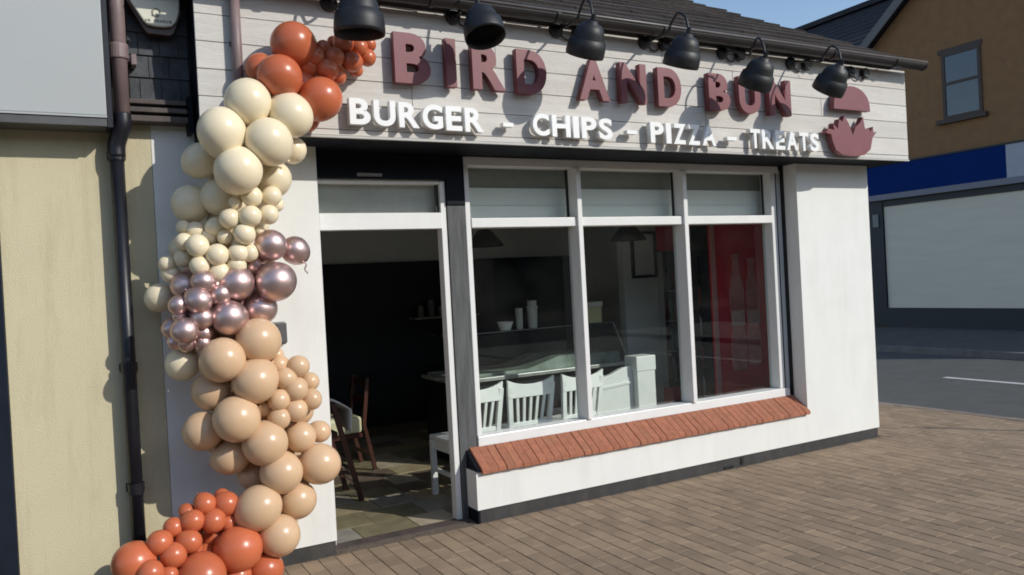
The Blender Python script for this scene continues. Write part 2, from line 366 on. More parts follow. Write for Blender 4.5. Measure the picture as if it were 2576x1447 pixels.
# roof
roof = obj('roof', prism([(-.30, 3.36), (-.38, 3.415), (3.6, 3.415+3.98*math.tan(R(27.5))), (4.4, 3.2)], .50, 6.56, 'YZ'), mat('roof_underlay', (.03,.027,.025), .9), shop)
th = R(27.5); random.seed(5)
bm = nb(); abox(bm, -.162, .162, 0, .40, -.012, .012)
tme = bpy.data.meshes.new('roof_tile'); bmesh.ops.recalc_face_normals(bm, faces=bm.faces); bm.to_mesh(tme); bm.free(); tme.materials.append(tilem)
for r in range(13):
    s = r*.30
    for k in range(19):
        x = 6.60 - .165 - k*.328 - (r % 2)*.06 + random.uniform(-.004,.004)
        if x < .55: continue
        P = Vector((x, -.41 + s*math.cos(th), 3.432 + s*math.sin(th) + random.uniform(-.003,.004)))
        # skip tiles that the photo cannot show
        q = facing(P)
        if not q or q[1] < -.35 or q[1] > 1 or q[0] < -.1: continue
        o = bpy.data.objects.new('roof_tile', tme); COL.objects.link(o); o.parent = roof
        o.location = P; o.rotation_euler = (th-R(3.2), random.uniform(-.012,.012), random.uniform(-.01,.01))
# gutter on brackets
gb = nb()
N = 10; prof = [(-.43+.052*math.cos(math.pi+math.pi*k/N), 3.395+.056*math.sin(math.pi+math.pi*k/N)) for k in range(N+1)]
inn = [(-.43+.046*math.cos(2*math.pi-math.pi*k/N), 3.395+.050*math.sin(2*math.pi-math.pi*k/N)) for k in range(N+1)]
aprism(gb, prof+inn, .66, 6.80, 'YZ')
gut = obj('gutter', gb, gutm, shop)
obj('gutter_lip_highlight', tube([(.66, -.480, 3.398), (6.80, -.480, 3.398)], .011, 8), mat('gutter_lip_highlight', (.13,.115,.11), .35, var=.15, scale=9), gut, smooth=True)  # lip coloured paler than the gutter: its sunlit edge highlight is painted in
e = nb(); aprism(e, [(-.43+.056*math.cos(math.pi+math.pi*k/N), 3.395+.060*math.sin(math.pi+math.pi*k/N)) for k in range(N+1)], 6.801, 6.812, 'YZ'); obj('gutter_end_cap', e, gutm, gut)
for x in (1.1, 2.0, 2.9, 3.8, 4.7, 5.6, 6.4):
    pr = [(-.43+.060*math.cos(math.pi+math.pi*k/N), 3.395+.064*math.sin(math.pi+math.pi*k/N)) for k in range(N+1)]
    pi = [(-.43+.053*math.cos(2*math.pi-math.pi*k/N), 3.396+.057*math.sin(2*math.pi-math.pi*k/N)) for k in range(N+1)]
    obj('gutter_bracket', prism(pr+pi, x-.014, x+.014, 'YZ'), gutm, gut)

# ================================================================== THE SIGN
sign = thing('shop_sign', 'long whitewashed board sign reading BIRD AND BUN in maroon letters over the window', 'sign', (3.7, -.15, 2.54))
SX0, SX1 = .655, 6.735
case = obj('sign_case', box(SX0+.006, SX1-.004, -.279, .0-.001, 2.556, 3.40), navy, sign)
random.seed(21)
zz = [2.552, 2.588, 2.738, 2.888, 3.038, 3.188, 3.36]
cuts = [[], [2.9, 5.0], [1.9, 4.3], [3.3, 5.6], [2.5, 4.6], [1.72, 3.9, 5.35]]
cuts[0] = [4.0]
for r in range(6):
    xs = [SX0]+cuts[r]+[SX1]
    for a, b in zip(xs, xs[1:]):
        g = .0022
        o = obj('board', box(a+(.002 if a > SX0 else 0), b-(.002 if b < SX1 else 0), -.300+random.uniform(-.0015,.0015), -.280, zz[r]+g, zz[r+1]-g), plank, sign, bevel=.0015)
obj('bottom_trim', box(SX0-.004, SX1+.004, -.306, -.2785, 2.538, 2.5515), mat('sign_trim', (.50,.49,.46), .5, var=.05), sign)
obj('sign_soffit', box(SX0+.006, SX1-.004, -.278, .13, 2.535, 2.5555), navy, sign)
def glyph(ch, x0, x1, z0, z1, y, depth, material, off):
    cu = bpy.data.curves.new('letter', 'FONT'); cu.body = ch; cu.size = 1; cu.offset = off; cu.extrude = .05; cu.resolution_u = 6
    t = bpy.data.objects.new('tmp', cu); COL.objects.link(t); bpy.context.view_layer.update()
    me = bpy.data.meshes.new_from_object(t.evaluated_get(bpy.context.evaluated_depsgraph_get())); bpy.data.objects.remove(t)
    co = [v.co.copy() for v in me.vertices]
    ax, bx = min(c.x for c in co), max(c.x for c in co); ay, by = min(c.y for c in co), max(c.y for c in co); az, bz = min(c.z for c in co), max(c.z for c in co)
    for v, c in zip(me.vertices, co):
        v.co = (x0+(c.x-ax)/(bx-ax)*(x1-x0), y-(c.z-az)/(bz-az)*depth, z0+(c.y-ay)/(by-ay)*(z1-z0))
    for v in me.vertices: v.co.x *= .9905; v.co.z = 1.6436+(v.co.z-1.6436)*.9905
    me.name = 'letter'; me.materials.clear(); bmx = nb(); bmx.from_mesh(me); bmesh.ops.remove_doubles(bmx, verts=bmx.verts, dist=1e-5); bmesh.ops.recalc_face_normals(bmx, faces=bmx.faces); bmx.to_mesh(me); bmx.free()
    o = objm('letter', me, material, sign); return o
for ch, a, b, z1, z0 in (('B',1.784,2.021,3.195,2.885), ('I',2.128,2.198,3.188,2.884), ('R',2.312,2.55,3.172,2.882), ('D',2.638,2.868,3.170,2.876),
        ('A',3.130,3.388,3.155,2.868), ('N',3.486,3.717,3.155,2.868), ('D',3.824,4.045,3.147,2.862), ('B',4.318,4.534,3.145,2.862), ('U',4.630,4.862,3.145,2.856), ('N',4.962,5.205,3.149,2.860)):
    glyph(ch, a, b, z0, z1, -.326, .050, maroon, .040)
ADV = {'B':.66,'U':.70,'R':.68,'G':.70,'E':.58,'C':.64,'H':.72,'I':.30,'P':.62,'S':.58,'Z':.60,'A':.68,'T':.58}
def word(s, x0, x1, z0, z1, zb0, zb1):
    tot = sum(ADV[c] for c in s); x = x0
    for i, c in enumerate(s):
        w = ADV[c]/tot*(x1-x0+.018); f = (x-x0)/(x1-x0)
        glyph(c, x, x+w-.022, z0+(zb0-z0)*f, z1+(zb1-z1)*f, -.326, .045, whitel, .032); x += w
word('BURGER', 1.487, 2.378, 2.618, 2.774, 2.604, 2.757)
word('CHIPS', 2.743, 3.400, 2.603, 2.752, 2.596, 2.745)
word('PIZZA', 3.737, 4.375, 2.592, 2.743, 2.587, 2.738)
word('TREATS', 4.735, 5.526, 2.586, 2.738, 2.581, 2.733)
for a, b, z in ((2.517,2.594,2.655), (3.524,3.612,2.650), (4.486,4.586,2.642)):
    obj('dash', box(a*.9905, b*.9905, -.371, -.326, z-.013, z+.013), whitel, sign)
SC = lambda P: [(x*.9905, 1.6436+(z-1.6436)*.9905) for x, z in P]
bun = [(5.722,2.955)] + [(5.957+.235*math.cos(t)*(1 if abs(math.cos(t)) < .95 else .99), 2.965+.195*math.sin(t)**.85) for t in [math.pi-math.pi*k/16 for k in range(17)]] + [(6.192,2.955)]
obj('bun_emblem', prism(SC(bun), -.374, -.324), maroon, sign)
fl = [(5.612,2.743),(5.672,2.735),(5.690,2.671),(5.722,2.606),(5.80,2.568),(5.949,2.556),(6.090,2.572),(6.172,2.622),(6.205,2.725),(6.266,2.782),(6.22,2.772),(6.219,2.822),(6.180,2.776),(6.154,2.808),(6.111,2.798),(6.090,2.903),(6.046,2.848),(5.984,2.804),(5.947,2.735),(5.903,2.833),(5.849,2.900),(5.821,2.845),(5.782,2.868),(5.76,2.782),(5.700,2.826),(5.715,2.772),(5.636,2.782)]
obj('crown_emblem', prism(SC(fl), -.374, -.324), maroon, sign)

# ================================================================== SIGN LAMPS
def bez(p, n=24):
    out = []
    P = [Vector(q) for q in p]
    Q = [2*P[0]-P[1]]+P+[2*P[-1]-P[-2]]
    for i in range(1, len(Q)-2):
        for k in range(n):
            t = k/n; a, b, c, d = Q[i-1:i+3]
            out.append(.5*((2*b)+(c-a)*t+(2*a-5*b+4*c-d)*t*t+(3*b-a-3*c+d)*t**3))
    out.append(P[-1]); return out
lamp_lab = ['black bell lamp hanging over the small orange balloons at the left end of the sign',
 'black bell lamp tipped outward above the R of BIRD', 'black gooseneck lamp above the A of AND', 'black gooseneck lamp above the D of AND',
 'black gooseneck lamp in front of the U of BUN', 'black gooseneck lamp beside the maroon bun emblem, rightmost of the sign lamps']
LX = (1.402, 2.201, 2.975, 3.732, 4.492, 5.242)
RIM = ((1.453,-.68,3.035), (2.235,-.68,3.10), (2.955,-.66,3.062), (3.735,-.68,3.052), (4.445,-.66,2.965), (5.225,-.67,2.985))
TILT = (3, -20, 30, 26, 33, 38)
MZ = (3.325, 3.335, 3.33, 3.325, 3.315, 3.30)
def mount(parent, x, z, r=.050):
    M = Matrix.Translation((x, -.3005, z)) @ Matrix.Rotation(R(90), 4, 'X')
    obj('wall_mount', lathe([(0,0), (r,0), (r,.022), (r*.86,.034), (r*.55,.038), (.016,.048), (0,.05)], 22, M), blackm, parent, smooth=False, bevel=.002)
def jbox(parent, x, z, r=.046):
    M = Matrix.Translation((x, -.3005, z)) @ Matrix.Rotation(R(90), 4, 'X')
    obj('junction_box', lathe([(0,0), (r,0), (r,.04), (r*.9,.046), (0,.046)], 20, M), blackm, parent, bevel=.002)
    obj('cable', tube(bez([(x-.04, -.318, z-.015), (x-.075, -.318, z-.055), (x-.125, -.318, z-.05), (x-.155, -.318, z-.02)], 8), .006, 6), blackm, parent)
SHADE = [(.020,.222), (.034,.220), (.040,.205), (.062,.197), (.083,.176), (.095,.148), (.101,.116), (.104,.108), (.117,.098), (.124,.060), (.126,.020), (.124,0), (.119,.002), (.117,.050), (.110,.090), (.094,.11), (.085,.15), (.06,.18), (0,.19)]
for i in range(6):
    x, z = LX[i], MZ[i]
    t = thing('sign_lamp', lamp_lab[i], 'lamp', (x, -.3, z), 'black lamps along the sign')
    mount(t, x, z); jbox(t, x+.18, z)
    c = Vector(RIM[i]); a = R(TILT[i]); ax = Vector((0, math.sin(a), -math.cos(a)))
    M = Matrix.Translation(c) @ Matrix.Rotation(a, 4, 'X')
    sc = 1.12 if i == 0 else 1.0
    top = c - ax*.222*sc
    obj('shade', lathe([(r*sc, h*sc) for r, h in SHADE], 32, M), blackm, t, smooth=True)
    d = -ax
    ty = top.y; tz = top.z; az = tz+.165
    pts = [(x, -.335, z), (x, -.42, z-.012), (x, ty+.20, min(z+.01, az-.09)), (x, ty+.165, az-.05), (c.x*.4+x*.6, ty+.088, az), (c.x, ty+.018, az-.05), (c.x, ty, tz+.05), (c.x, ty, tz)]
    obj('gooseneck_arm', tube(bez(pts, 9), .0085, 8), blackm, t, smooth=True)
    obj('lamp_collar', lathe([(0,.262*sc), (.013,.262*sc), (.018,.222*sc), (0,.220*sc)], 14, M), blackm, t)
t = thing('capped_lamp_mount', 'pair of round black lamp fittings without a shade at the right end of the sign', 'lamp mount', (5.97, -.3, 3.29))
mount(t, 5.973, 3.288); jbox(t, 6.155, 3.286)

# ================================================================== BALLOON GARLAND
gar = thing('balloon_garland', 'balloon garland in orange, cream, mauve chrome and peach climbing the left pillar to the sign', 'balloons', (1.0, -.4, 0))
random.seed(9)
prof = []
for k in range(19):
    a = math.pi*k/18; r = math.sin(a); z = math.cos(a)
    if z < 0: z *= 1.16; r *= 1 - .07*(z*z)
    prof.append((max(r, 0), z))
prof[-1] = (.08, -1.165); prof += [(.045, -1.21), (.04, -1.25), (.075, -1.30), (.07, -1.315), (.0, -1.315)]
BM = {}
for k in 'ocpm':
    bm = lathe(prof, 36); me = bpy.data.meshes.new('balloon'); bmesh.ops.recalc_face_normals(bm, faces=bm.faces); bm.to_mesh(me); bm.free()
    me.polygons.foreach_set('use_smooth', [True]*len(me.polygons)); me.materials.append(BAL[k]); BM[k] = me
BALLOONS = [
(1.138,-0.470,3.012,0.120,"o"),(1.040,-0.530,2.812,0.114,"o"),(1.268,-0.500,2.713,0.115,"o"),(0.967,-0.420,2.875,0.081,"o"),(1.313,-0.450,3.012,0.041,"o"),
(1.254,-0.470,2.954,0.051,"o"),(1.368,-0.470,2.962,0.050,"o"),(1.436,-0.440,3.056,0.053,"o"),(1.388,-0.400,3.070,0.032,"o"),(1.527,-0.440,3.042,0.046,"o"),
(1.473,-0.460,2.947,0.053,"o"),(1.605,-0.400,3.077,0.035,"o"),(1.581,-0.420,2.993,0.044,"o"),(1.324,-0.480,2.884,0.054,"o"),(1.391,-0.450,2.861,0.039,"o"),
(1.231,-0.420,2.908,0.067,"o"),(1.211,-0.400,2.617,0.063,"o"),(1.518,-0.400,2.916,0.033,"o"),(0.870,-0.520,2.666,0.118,"c"),(1.090,-0.530,2.604,0.115,"c"),
(0.728,-0.520,2.501,0.121,"c"),(0.955,-0.560,2.453,0.121,"c"),(1.148,-0.300,2.459,0.068,"c"),(0.797,-0.540,2.300,0.119,"c"),(1.020,-0.360,2.284,0.091,"c"),
(0.654,-0.280,2.387,0.095,"c"),(0.592,-0.220,2.157,0.100,"c"),(0.731,-0.300,2.183,0.094,"c"),(0.883,-0.300,2.310,0.100,"c"),(0.873,-0.460,2.172,0.049,"c"),
(0.982,-0.440,2.175,0.048,"c"),(0.793,-0.420,2.140,0.032,"c"),(0.757,-0.440,2.054,0.049,"c"),(0.857,-0.480,2.063,0.051,"c"),(0.959,-0.450,2.073,0.048,"c"),
(1.023,-0.380,2.133,0.033,"c"),(0.824,-0.460,1.971,0.051,"c"),(0.695,-0.340,2.017,0.047,"c"),(0.737,-0.380,1.959,0.036,"c"),(0.663,-0.320,1.965,0.039,"c"),
(0.599,-0.300,2.005,0.043,"c"),(0.542,-0.280,2.024,0.034,"c"),(0.535,-0.340,1.943,0.040,"c"),(0.593,-0.400,1.915,0.053,"c"),(0.687,-0.420,1.864,0.053,"c"),
(0.793,-0.430,1.869,0.047,"c"),(0.853,-0.420,1.870,0.043,"c"),(0.916,-0.400,1.991,0.026,"c"),(0.597,-0.400,1.809,0.046,"c"),(0.697,-0.400,1.769,0.049,"c"),
(0.783,-0.410,1.808,0.045,"c"),(0.531,-0.300,1.856,0.043,"c"),(0.451,-0.260,1.831,0.038,"c"),(0.471,-0.240,1.778,0.045,"c"),(0.809,-0.360,1.931,0.043,"c"),
(0.947,-0.280,1.832,0.061,"c"),(0.741,-0.260,1.917,0.066,"c"),(0.967,-0.420,1.910,0.083,"m"),(1.118,-0.340,1.880,0.079,"m"),(0.984,-0.420,1.706,0.105,"m"),
(0.780,-0.400,1.710,0.092,"m"),(0.608,-0.420,1.724,0.055,"m"),(0.533,-0.300,1.705,0.064,"m"),(0.578,-0.440,1.625,0.060,"m"),(0.692,-0.420,1.652,0.051,"m"),
(0.481,-0.400,1.606,0.046,"m"),(0.592,-0.420,1.532,0.054,"m"),(0.729,-0.420,1.526,0.089,"m"),(0.909,-0.340,1.563,0.088,"m"),(0.503,-0.420,1.473,0.064,"m"),
(0.605,-0.380,1.452,0.044,"m"),(0.596,-0.380,1.401,0.040,"m"),(0.515,-0.360,1.403,0.042,"m"),(0.456,-0.300,1.484,0.049,"m"),(0.669,-0.400,1.702,0.032,"m"),
(0.488,-0.380,1.551,0.033,"m"),(0.466,-0.320,1.414,0.038,"m"),(0.898,-0.300,1.811,0.067,"m"),(0.672,-0.320,1.570,0.052,"m"),(0.553,-0.300,1.556,0.051,"m"),
(0.415,-0.160,1.653,0.069,"c"),(0.507,-0.240,1.289,0.088,"c"),(0.873,-0.420,1.391,0.115,"p"),(0.679,-0.460,1.307,0.115,"p"),(0.833,-0.470,1.176,0.117,"p"),
(0.634,-0.320,1.135,0.103,"p"),(0.727,-0.480,0.990,0.118,"p"),(0.574,-0.340,0.926,0.100,"p"),(0.987,-0.380,1.244,0.049,"p"),(1.080,-0.420,1.229,0.055,"p"),
(1.006,-0.430,1.171,0.055,"p"),(1.157,-0.360,1.131,0.045,"p"),(1.055,-0.440,1.105,0.059,"p"),(1.148,-0.400,1.034,0.052,"p"),(0.959,-0.450,1.058,0.052,"p"),
(1.049,-0.440,0.991,0.057,"p"),(0.897,-0.380,1.014,0.048,"p"),(0.954,-0.450,0.958,0.054,"p"),(0.979,-0.340,1.298,0.040,"p"),(0.964,-0.320,1.093,0.054,"p"),
(0.870,-0.460,0.835,0.114,"p"),(1.079,-0.380,0.830,0.085,"p"),(1.209,-0.300,0.830,0.058,"p"),(1.172,-0.400,0.666,0.112,"p"),(0.712,-0.340,0.768,0.093,"p"),
(0.948,-0.460,0.663,0.111,"p"),(0.833,-0.260,0.626,0.076,"p"),(0.815,-0.480,0.502,0.117,"p"),(1.044,-0.380,0.482,0.102,"p"),(0.917,-0.460,0.327,0.108,"p"),
(0.553,-0.440,0.561,0.050,"o"),(0.659,-0.440,0.541,0.057,"o"),(0.646,-0.380,0.573,0.036,"o"),(0.484,-0.480,0.494,0.053,"o"),(0.585,-0.480,0.474,0.054,"o"),
(0.664,-0.440,0.441,0.044,"o"),(0.394,-0.460,0.474,0.045,"o"),(0.466,-0.420,0.531,0.037,"o"),(0.459,-0.520,0.403,0.053,"o"),(0.319,-0.520,0.426,0.054,"o"),
(0.378,-0.550,0.359,0.056,"o"),(0.204,-0.500,0.343,0.106,"o"),(0.697,-0.500,0.310,0.117,"o"),(0.501,-0.580,0.230,0.115,"o"),(0.264,-0.600,0.308,0.058,"o"),
(0.351,-0.580,0.274,0.039,"o"),(0.839,-0.440,0.154,0.090,"o"),(0.685,-0.500,0.170,0.071,"o"),(0.489,-0.460,0.339,0.037,"o"),(0.601,-0.360,0.359,0.064,"o"),
(0.424,-0.360,0.374,0.063,"o"),(0.551,-0.400,0.274,0.071,"o"),(0.849,-0.200,2.144,0.090,"c"),(0.930,-0.200,2.041,0.079,"c"),(0.758,-0.200,2.055,0.085,"c"),
(0.654,-0.200,1.879,0.077,"c"),(0.832,-0.200,1.840,0.081,"c"),(0.704,-0.180,1.968,0.071,"c"),(0.939,-0.200,2.189,0.086,"c"),(0.801,-0.200,2.256,0.101,"c"),
(0.549,-0.150,1.918,0.066,"c"),(0.941,-0.250,2.408,0.101,"c"),(0.826,-0.300,2.441,0.099,"c"),(0.730,-0.220,1.599,0.093,"m"),(0.848,-0.220,1.603,0.094,"m"),
(0.642,-0.200,1.461,0.079,"m"),(0.577,-0.180,1.740,0.070,"m"),(0.916,-0.220,1.644,0.077,"m"),(0.810,-0.200,1.436,0.085,"m"),(0.560,-0.180,1.422,0.075,"m"),
(0.691,-0.240,1.700,0.066,"m"),(0.929,-0.240,1.756,0.081,"m"),(0.799,-0.200,1.224,0.103,"p"),(0.726,-0.200,1.064,0.102,"p"),(0.873,-0.200,0.989,0.100,"p"),
(1.007,-0.220,1.078,0.082,"p"),(1.076,-0.280,1.144,0.068,"p"),(1.028,-0.220,0.846,0.096,"p"),(0.861,-0.180,0.693,0.100,"p"),(1.083,-0.220,0.607,0.101,"p"),
(0.955,-0.200,0.464,0.101,"p"),(1.111,-0.280,0.958,0.073,"p"),(0.692,-0.200,0.834,0.089,"p"),(0.983,-0.200,0.355,0.101,"p"),(0.782,-0.220,1.383,0.094,"p"),
(0.980,-0.260,0.756,0.091,"p"),(0.885,-0.220,1.284,0.090,"p"),(0.535,-0.260,0.368,0.095,"o"),(0.644,-0.300,0.226,0.095,"o"),(0.421,-0.320,0.237,0.093,"o"),
(0.766,-0.240,0.350,0.089,"o"),(0.638,-0.280,0.440,0.074,"o"),(1.442,-0.379,3.003,0.074,"o"),(1.196,-0.395,2.808,0.090,"o"),(1.323,-0.374,2.936,0.069,"o"),
(1.557,-0.360,3.030,0.056,"o"),(0.339,-0.520,0.153,0.100,"o"),(0.594,-0.550,0.039,0.102,"o"),(0.804,-0.500,0.035,0.093,"o"),(0.179,-0.480,0.158,0.091,"o")
]
for x, y, z, r, k in BALLOONS:
    o = bpy.data.objects.new('balloon', BM[k]); COL.objects.link(o); o.parent = gar; o.matrix_parent_inverse = wm(gar).inverted()
    o.location = (x, y, z); s = r*(1.15 if r < .07 else 1.05)
    o.scale = (s*random.uniform(.96,1.02), s*random.uniform(.96,1.02), s*random.uniform(.96,1.03))
    # tail points back to the string the balloons are tied to
    d = Vector((random.uniform(-1,1), random.uniform(.35,1.0), random.uniform(-1,1)))
    o.rotation_euler = (-d).to_track_quat('Z', 'Y').to_euler()
obj('ribbon_tail', tube(bez([(1.12,-.36,1.83), (1.165,-.38,1.80), (1.16,-.37,1.77), (1.172,-.385,1.745)], 8), .004, 6), BAL['m'], gar)
mb = thing('meter_box', 'small grey box on the white pillar beside the peach balloons', 'box', (1.08, -.03, 1.39))
obj('box_body', box(1.035, 1.108, -.052, -.001, 1.335, 1.470), metalgrey, mb, bevel=.004); obj('box_cover', box(1.05, 1.112, -.064, -.053, 1.345, 1.462), greytrim, mb, bevel=.003)

# ================================================================== LEFT NEIGHBOUR
nbs = thing('neighbour_shop', 'beige rendered neighbouring shop front cut by the left edge, with a blank grey sign panel', 'building', (-1, .5, 0))
obj('rendered_wall', box(-.31, .4295, .0005, .3, -.05, 2.72), beige, nbs)
obj('wall_above', box(-3.5, .4295, .02, .3, 2.722, 4.2), mat('dark_wall', (.05,.05,.055), .8, var=.2, scale=5, bump=.3), nbs)
obj('shopfront_frame', boxes([(-.40, -.312, -.02, .2, 0, 2.58)]), mat('navy_gloss', (.012,.018,.03), .3, var=.2, scale=5), nbs, bevel=.004)
obj('shopfront_panel', box(-3.5, -.402, .06, .12, 0, 2.58), mat('navy_panel', (.012,.016,.026), .35, var=.2, scale=4), nbs)
pan = obj('sign_panel', box(-3.5, .208, -.20, -.02, 2.625, 4.0), greyp, nbs, bevel=.004)
obj('panel_trim', box(-3.5, .206, -.204, -.02, 2.566, 2.622), greytrim, pan, bevel=.003)
obj('panel_drip', box(-3.5, .2085, -.212, -.2045, 2.612, 2.622), greyp, pan)
obj('panel_edge', box(.209, .236, -.19, -.02, 2.566, 4.0), blackpipe, pan)
# slate clad strip between the two signs
sl_ = obj('slate_strip', box(.335, .654, -.012, .018, 2.74, 4.0), mat('slate_bed', (.02,.022,.025), .8), nbs)
random.seed(2)
z = 2.76; k = 0
while z < 3.6:
    xs = [.336, .44, .545, .650] if k % 2 else [.336, .39, .50, .60, .650]
    for a, b in zip(xs, xs[1:]):
        obj('slate', prism([(-.020, z), (-.026, z+.002), (-.013, z+.145), (-.0125, z+.145)], a+.002, b-.002, 'YZ'), slatem, sl_)
    z += .125; k += 1
for z0, z1, y in ((2.725,2.752,-.085), (2.676,2.704,-.10), (2.622,2.655,-.115)):
    obj('timber_rail', box(.318, .62, y, -.001, z0, z1), dirtybrown, nbs, bevel=.004)
obj('rail_shadow_gap', boxes([(.318, .62, -.05, -.002, 2.6555, 2.6755), (.318, .62, -.05, -.002, 2.7045, 2.7245)]), blackm, nbs)
obj('rail_end', box(.6205, .645, -.13, -.002, 2.57, 2.77), navy, nbs)
al = thing('alarm_box', 'cream hexagonal alarm box with brown underside above the slate strip', 'alarm', (.47, -.06, 3.1))
hexo = [(.348,3.42), (.348,3.30), (.362,3.265), (.420,3.170), (.436,3.155), (.470,3.148), (.530,3.148), (.562,3.156), (.586,3.185), (.602,3.24), (.606,3.30), (.606,3.42)]
hexi = [(.340,3.43), (.340,3.28), (.418,3.135), (.436,3.112), (.552,3.108), (.575,3.125), (.616,3.24), (.616,3.43)]
obj('alarm_base', prism(hexi, -.095, -.027), alarmbrown, al, bevel=.004)
af = obj('alarm_face', prism(hexo, -.125, -.0955), alarmcream, al, bevel=.006)
random.seed(4)
ring = [(.484+.020*math.cos(t), 3.222+.022*math.sin(t)) for t in [2*math.pi*k/16 for k in range(15)]]
obj('alarm_logo', tube([(x, -.1265, z) for x, z in ring]+[(.462,-.1265,3.205)], .0042, 6), alarmmark, af)
xx = .425
while xx < .56:
    w = random.uniform(.008,.016)
    if not .449 < xx < .458: obj('alarm_print', box(xx, xx+w, -.1268, -.1255, 3.170, 3.170+random.choice((.011,.014,.016))), alarmmark, af)
    xx += w+.004
# downpipes
dp = thing('downpipe', 'brown then black rainwater downpipe between the beige wall and the white pillar', 'pipe', (.25, -.07, 0))
obj('upper_pipe', tube([(.288,-.10,2.62), (.288,-.10,3.9)], .040, 18), brownpipe, dp, smooth=True)
obj('pipe_collar', lathe([(.0,2.955), (.047,2.955), (.049,2.96), (.049,3.03), (.046,3.036), (0,3.036)], 20, Matrix.Translation((.288,-.10,0))), brownpipe, dp)
obj('pipe_clip', boxes([(.288,.368,-.104,-.03,2.945,2.965), (.345,.372,-.125,-.03,2.925,2.985)]), brownpipe, dp, bevel=.004)
obj('pipe_shoe', tube(bez([(.288,-.10,2.66), (.286,-.10,2.60), (.268,-.085,2.545), (.252,-.072,2.49), (.251,-.07,2.43)], 6), .046, 18), blackpipe, dp, smooth=True)
obj('lower_pipe', tube([(.251,-.07,2.45), (.251,-.07,.02)], .036, 18), blackpipe, dp, smooth=True)
for z in (2.44, 1.28, .62):
    obj('pipe_collar', lathe([(.0,z-.03), (.041,z-.03), (.042,z+.03), (0,z+.03)], 18, Matrix.Translation((.251,-.07,0))), blackpipe, dp)
    obj('pipe_clip', box(.205,.297,-.03,-.0005,z-.02,z+.02), blackpipe, dp)
sp = thing('sign_downpipe', 'slim brown downpipe running down the left end of the board sign behind the cream balloons', 'pipe', (.86, -.34, 2.6))
obj('pipe', tube([(.862,-.340,2.60), (.862,-.340,3.40)], .028, 16), brownpipe, sp, smooth=True)
obj('pipe_clip', box(.828,.896,-.312,-.301,3.02,3.045), brownpipe, sp)

# ================================================================== HOUSE ACROSS THE ROAD
hs = thing('corner_house', 'brown brick house across the road with gable, upstairs window and blue shop fascia', 'building', (19, 3, 0))
HX = 17.0; Y0, Y1 = -3.2, 7.6; YP = 2.2; EZ = 6.62; PZ = EZ + (Y1-YP)*.813
wl = nb(); aprism(wl, [(Y0,0), (Y1,0), (Y1,EZ), (YP,PZ), (Y0,EZ)], HX+.003, HX+8, 'YZ')
# opening for the upstairs window is a recessed frame set into the wall face
hw = obj('brick_wall', wl, housebr, hs)
def tri_roof(y_e, sgn):
    p0 = (y_e+sgn*.12, EZ-.12*.813+.06); p1 = (YP, PZ+.06); return p0, p1
for sgn, ye in ((1, Y1), (-1, Y0)):
    (a, za), (b, zb) = tri_roof(ye, sgn)
    obj('gable_roof', prism([(a,za), (b,zb), (b,zb+.14), (a,za+.14)], HX-.22, HX+8, 'YZ'), houseroof, hs)
    obj('barge_board', prism([(a,za-.10), (b,zb-.10), (b,zb+.15), (a,za+.15)], HX-.25, HX-.222, 'YZ'), barge, hs)
mr = nb()
for k in range(14):
    t0 = k/14; t1 = (k+1)/14
    X0 = HX+.1+2.9*t0; X1 = HX+.1+2.9*t1; z0 = 6.45+2.35*t0; z1 = 6.45+2.35*t1
    aprism(mr, [(X0,z0+.035), (X1,z1+.012), (X1,z1-.05), (X0,z0-.02)], 3.5, 16, 'XZ')
o = obj('main_roof_courses', mr, houseroof, hs); o['kind'] = 'stuff'
obj('roof_ridge', box(HX+2.82, HX+3.02, 3.5, 16, 8.78, 8.92), houseroof, hs)
obj('side_wall', box(HX+.004, HX+6, Y1+.002, 16, 0, 6.5), housebr, hs)
def house_window(yc0, yc1, z0, z1):
    w = obj('window', boxes([(HX-.03,HX+.002,yc0,yc0+.07,z0,z1), (HX-.03,HX+.002,yc1-.07,yc1,z0,z1), (HX-.03,HX+.002,yc0+.0705,yc1-.0705,z0,z0+.07), (HX-.03,HX+.002,yc0+.0705,yc1-.0705,z1-.07,z1), (HX-.028,HX+.002,yc0+.0705,yc1-.0705,(z0+z1)/2+.02,(z0+z1)/2+.08)]), wframe, hs)
    obj('pane', box(HX-.012,HX+.001,yc0+.071,yc1-.071,z0+.071,(z0+z1)/2+.0195), hglass, w); obj('pane', box(HX-.012,HX+.001,yc0+.071,yc1-.071,(z0+z1)/2+.081,z1-.071), hglass, w)
    obj('sill', box(HX-.10,HX+.002,yc0-.10,yc1+.14,z0-.09,z0-.001), wframe, w)
    obj('lintel', box(HX-.02,HX+.002,yc0-.03,yc1+.08,z1+.001,z1+.10), wframe, w)
house_window(4.92, 5.78, 4.66, 6.10); house_window(.6, 1.46, 4.66, 6.10)
fs = obj('blue_fascia', box(HX-.16, HX+.002, 4.42, 8.4, 3.20, 3.88), bluem, hs)
obj('fascia_end_panel', box(HX-.162, HX+.002, -3.0, 4.419, 3.20, 3.88), lilac, fs)
obj('fascia_trim', box(HX-.20, HX+.002, -3.0, 8.4, 3.07, 3.199), mat('trim_grey', (.20,.20,.24), .5, var=.05), fs)
obj('fascia_cap', box(HX-.18, HX+.002, -3.0, 8.4, 3.881, 3.92), darkblue, fs)
obj('shopfront_surround', boxes([(HX-.10,HX+.002,7.35,7.75,.1,3.069), (HX-.10,HX+.002,-3.0,7.349,.07,.52), (HX-.08,HX+.002,-3.0,7.349,2.92,3.069)]), darkblue, hs)
obj('roller_shutter', box(HX-.05, HX+.002, -2.9, 7.34, .521, 2.919), shutm, hs)
obj('post_light', boxes([(HX-.13,HX-.101,7.45,7.6,2.45,2.75)]), metalgrey, hs)
tr = thing('opposite_terrace', 'long brick terrace facing the takeaway, mirrored in its window glass', 'building', (2, -18, 0))
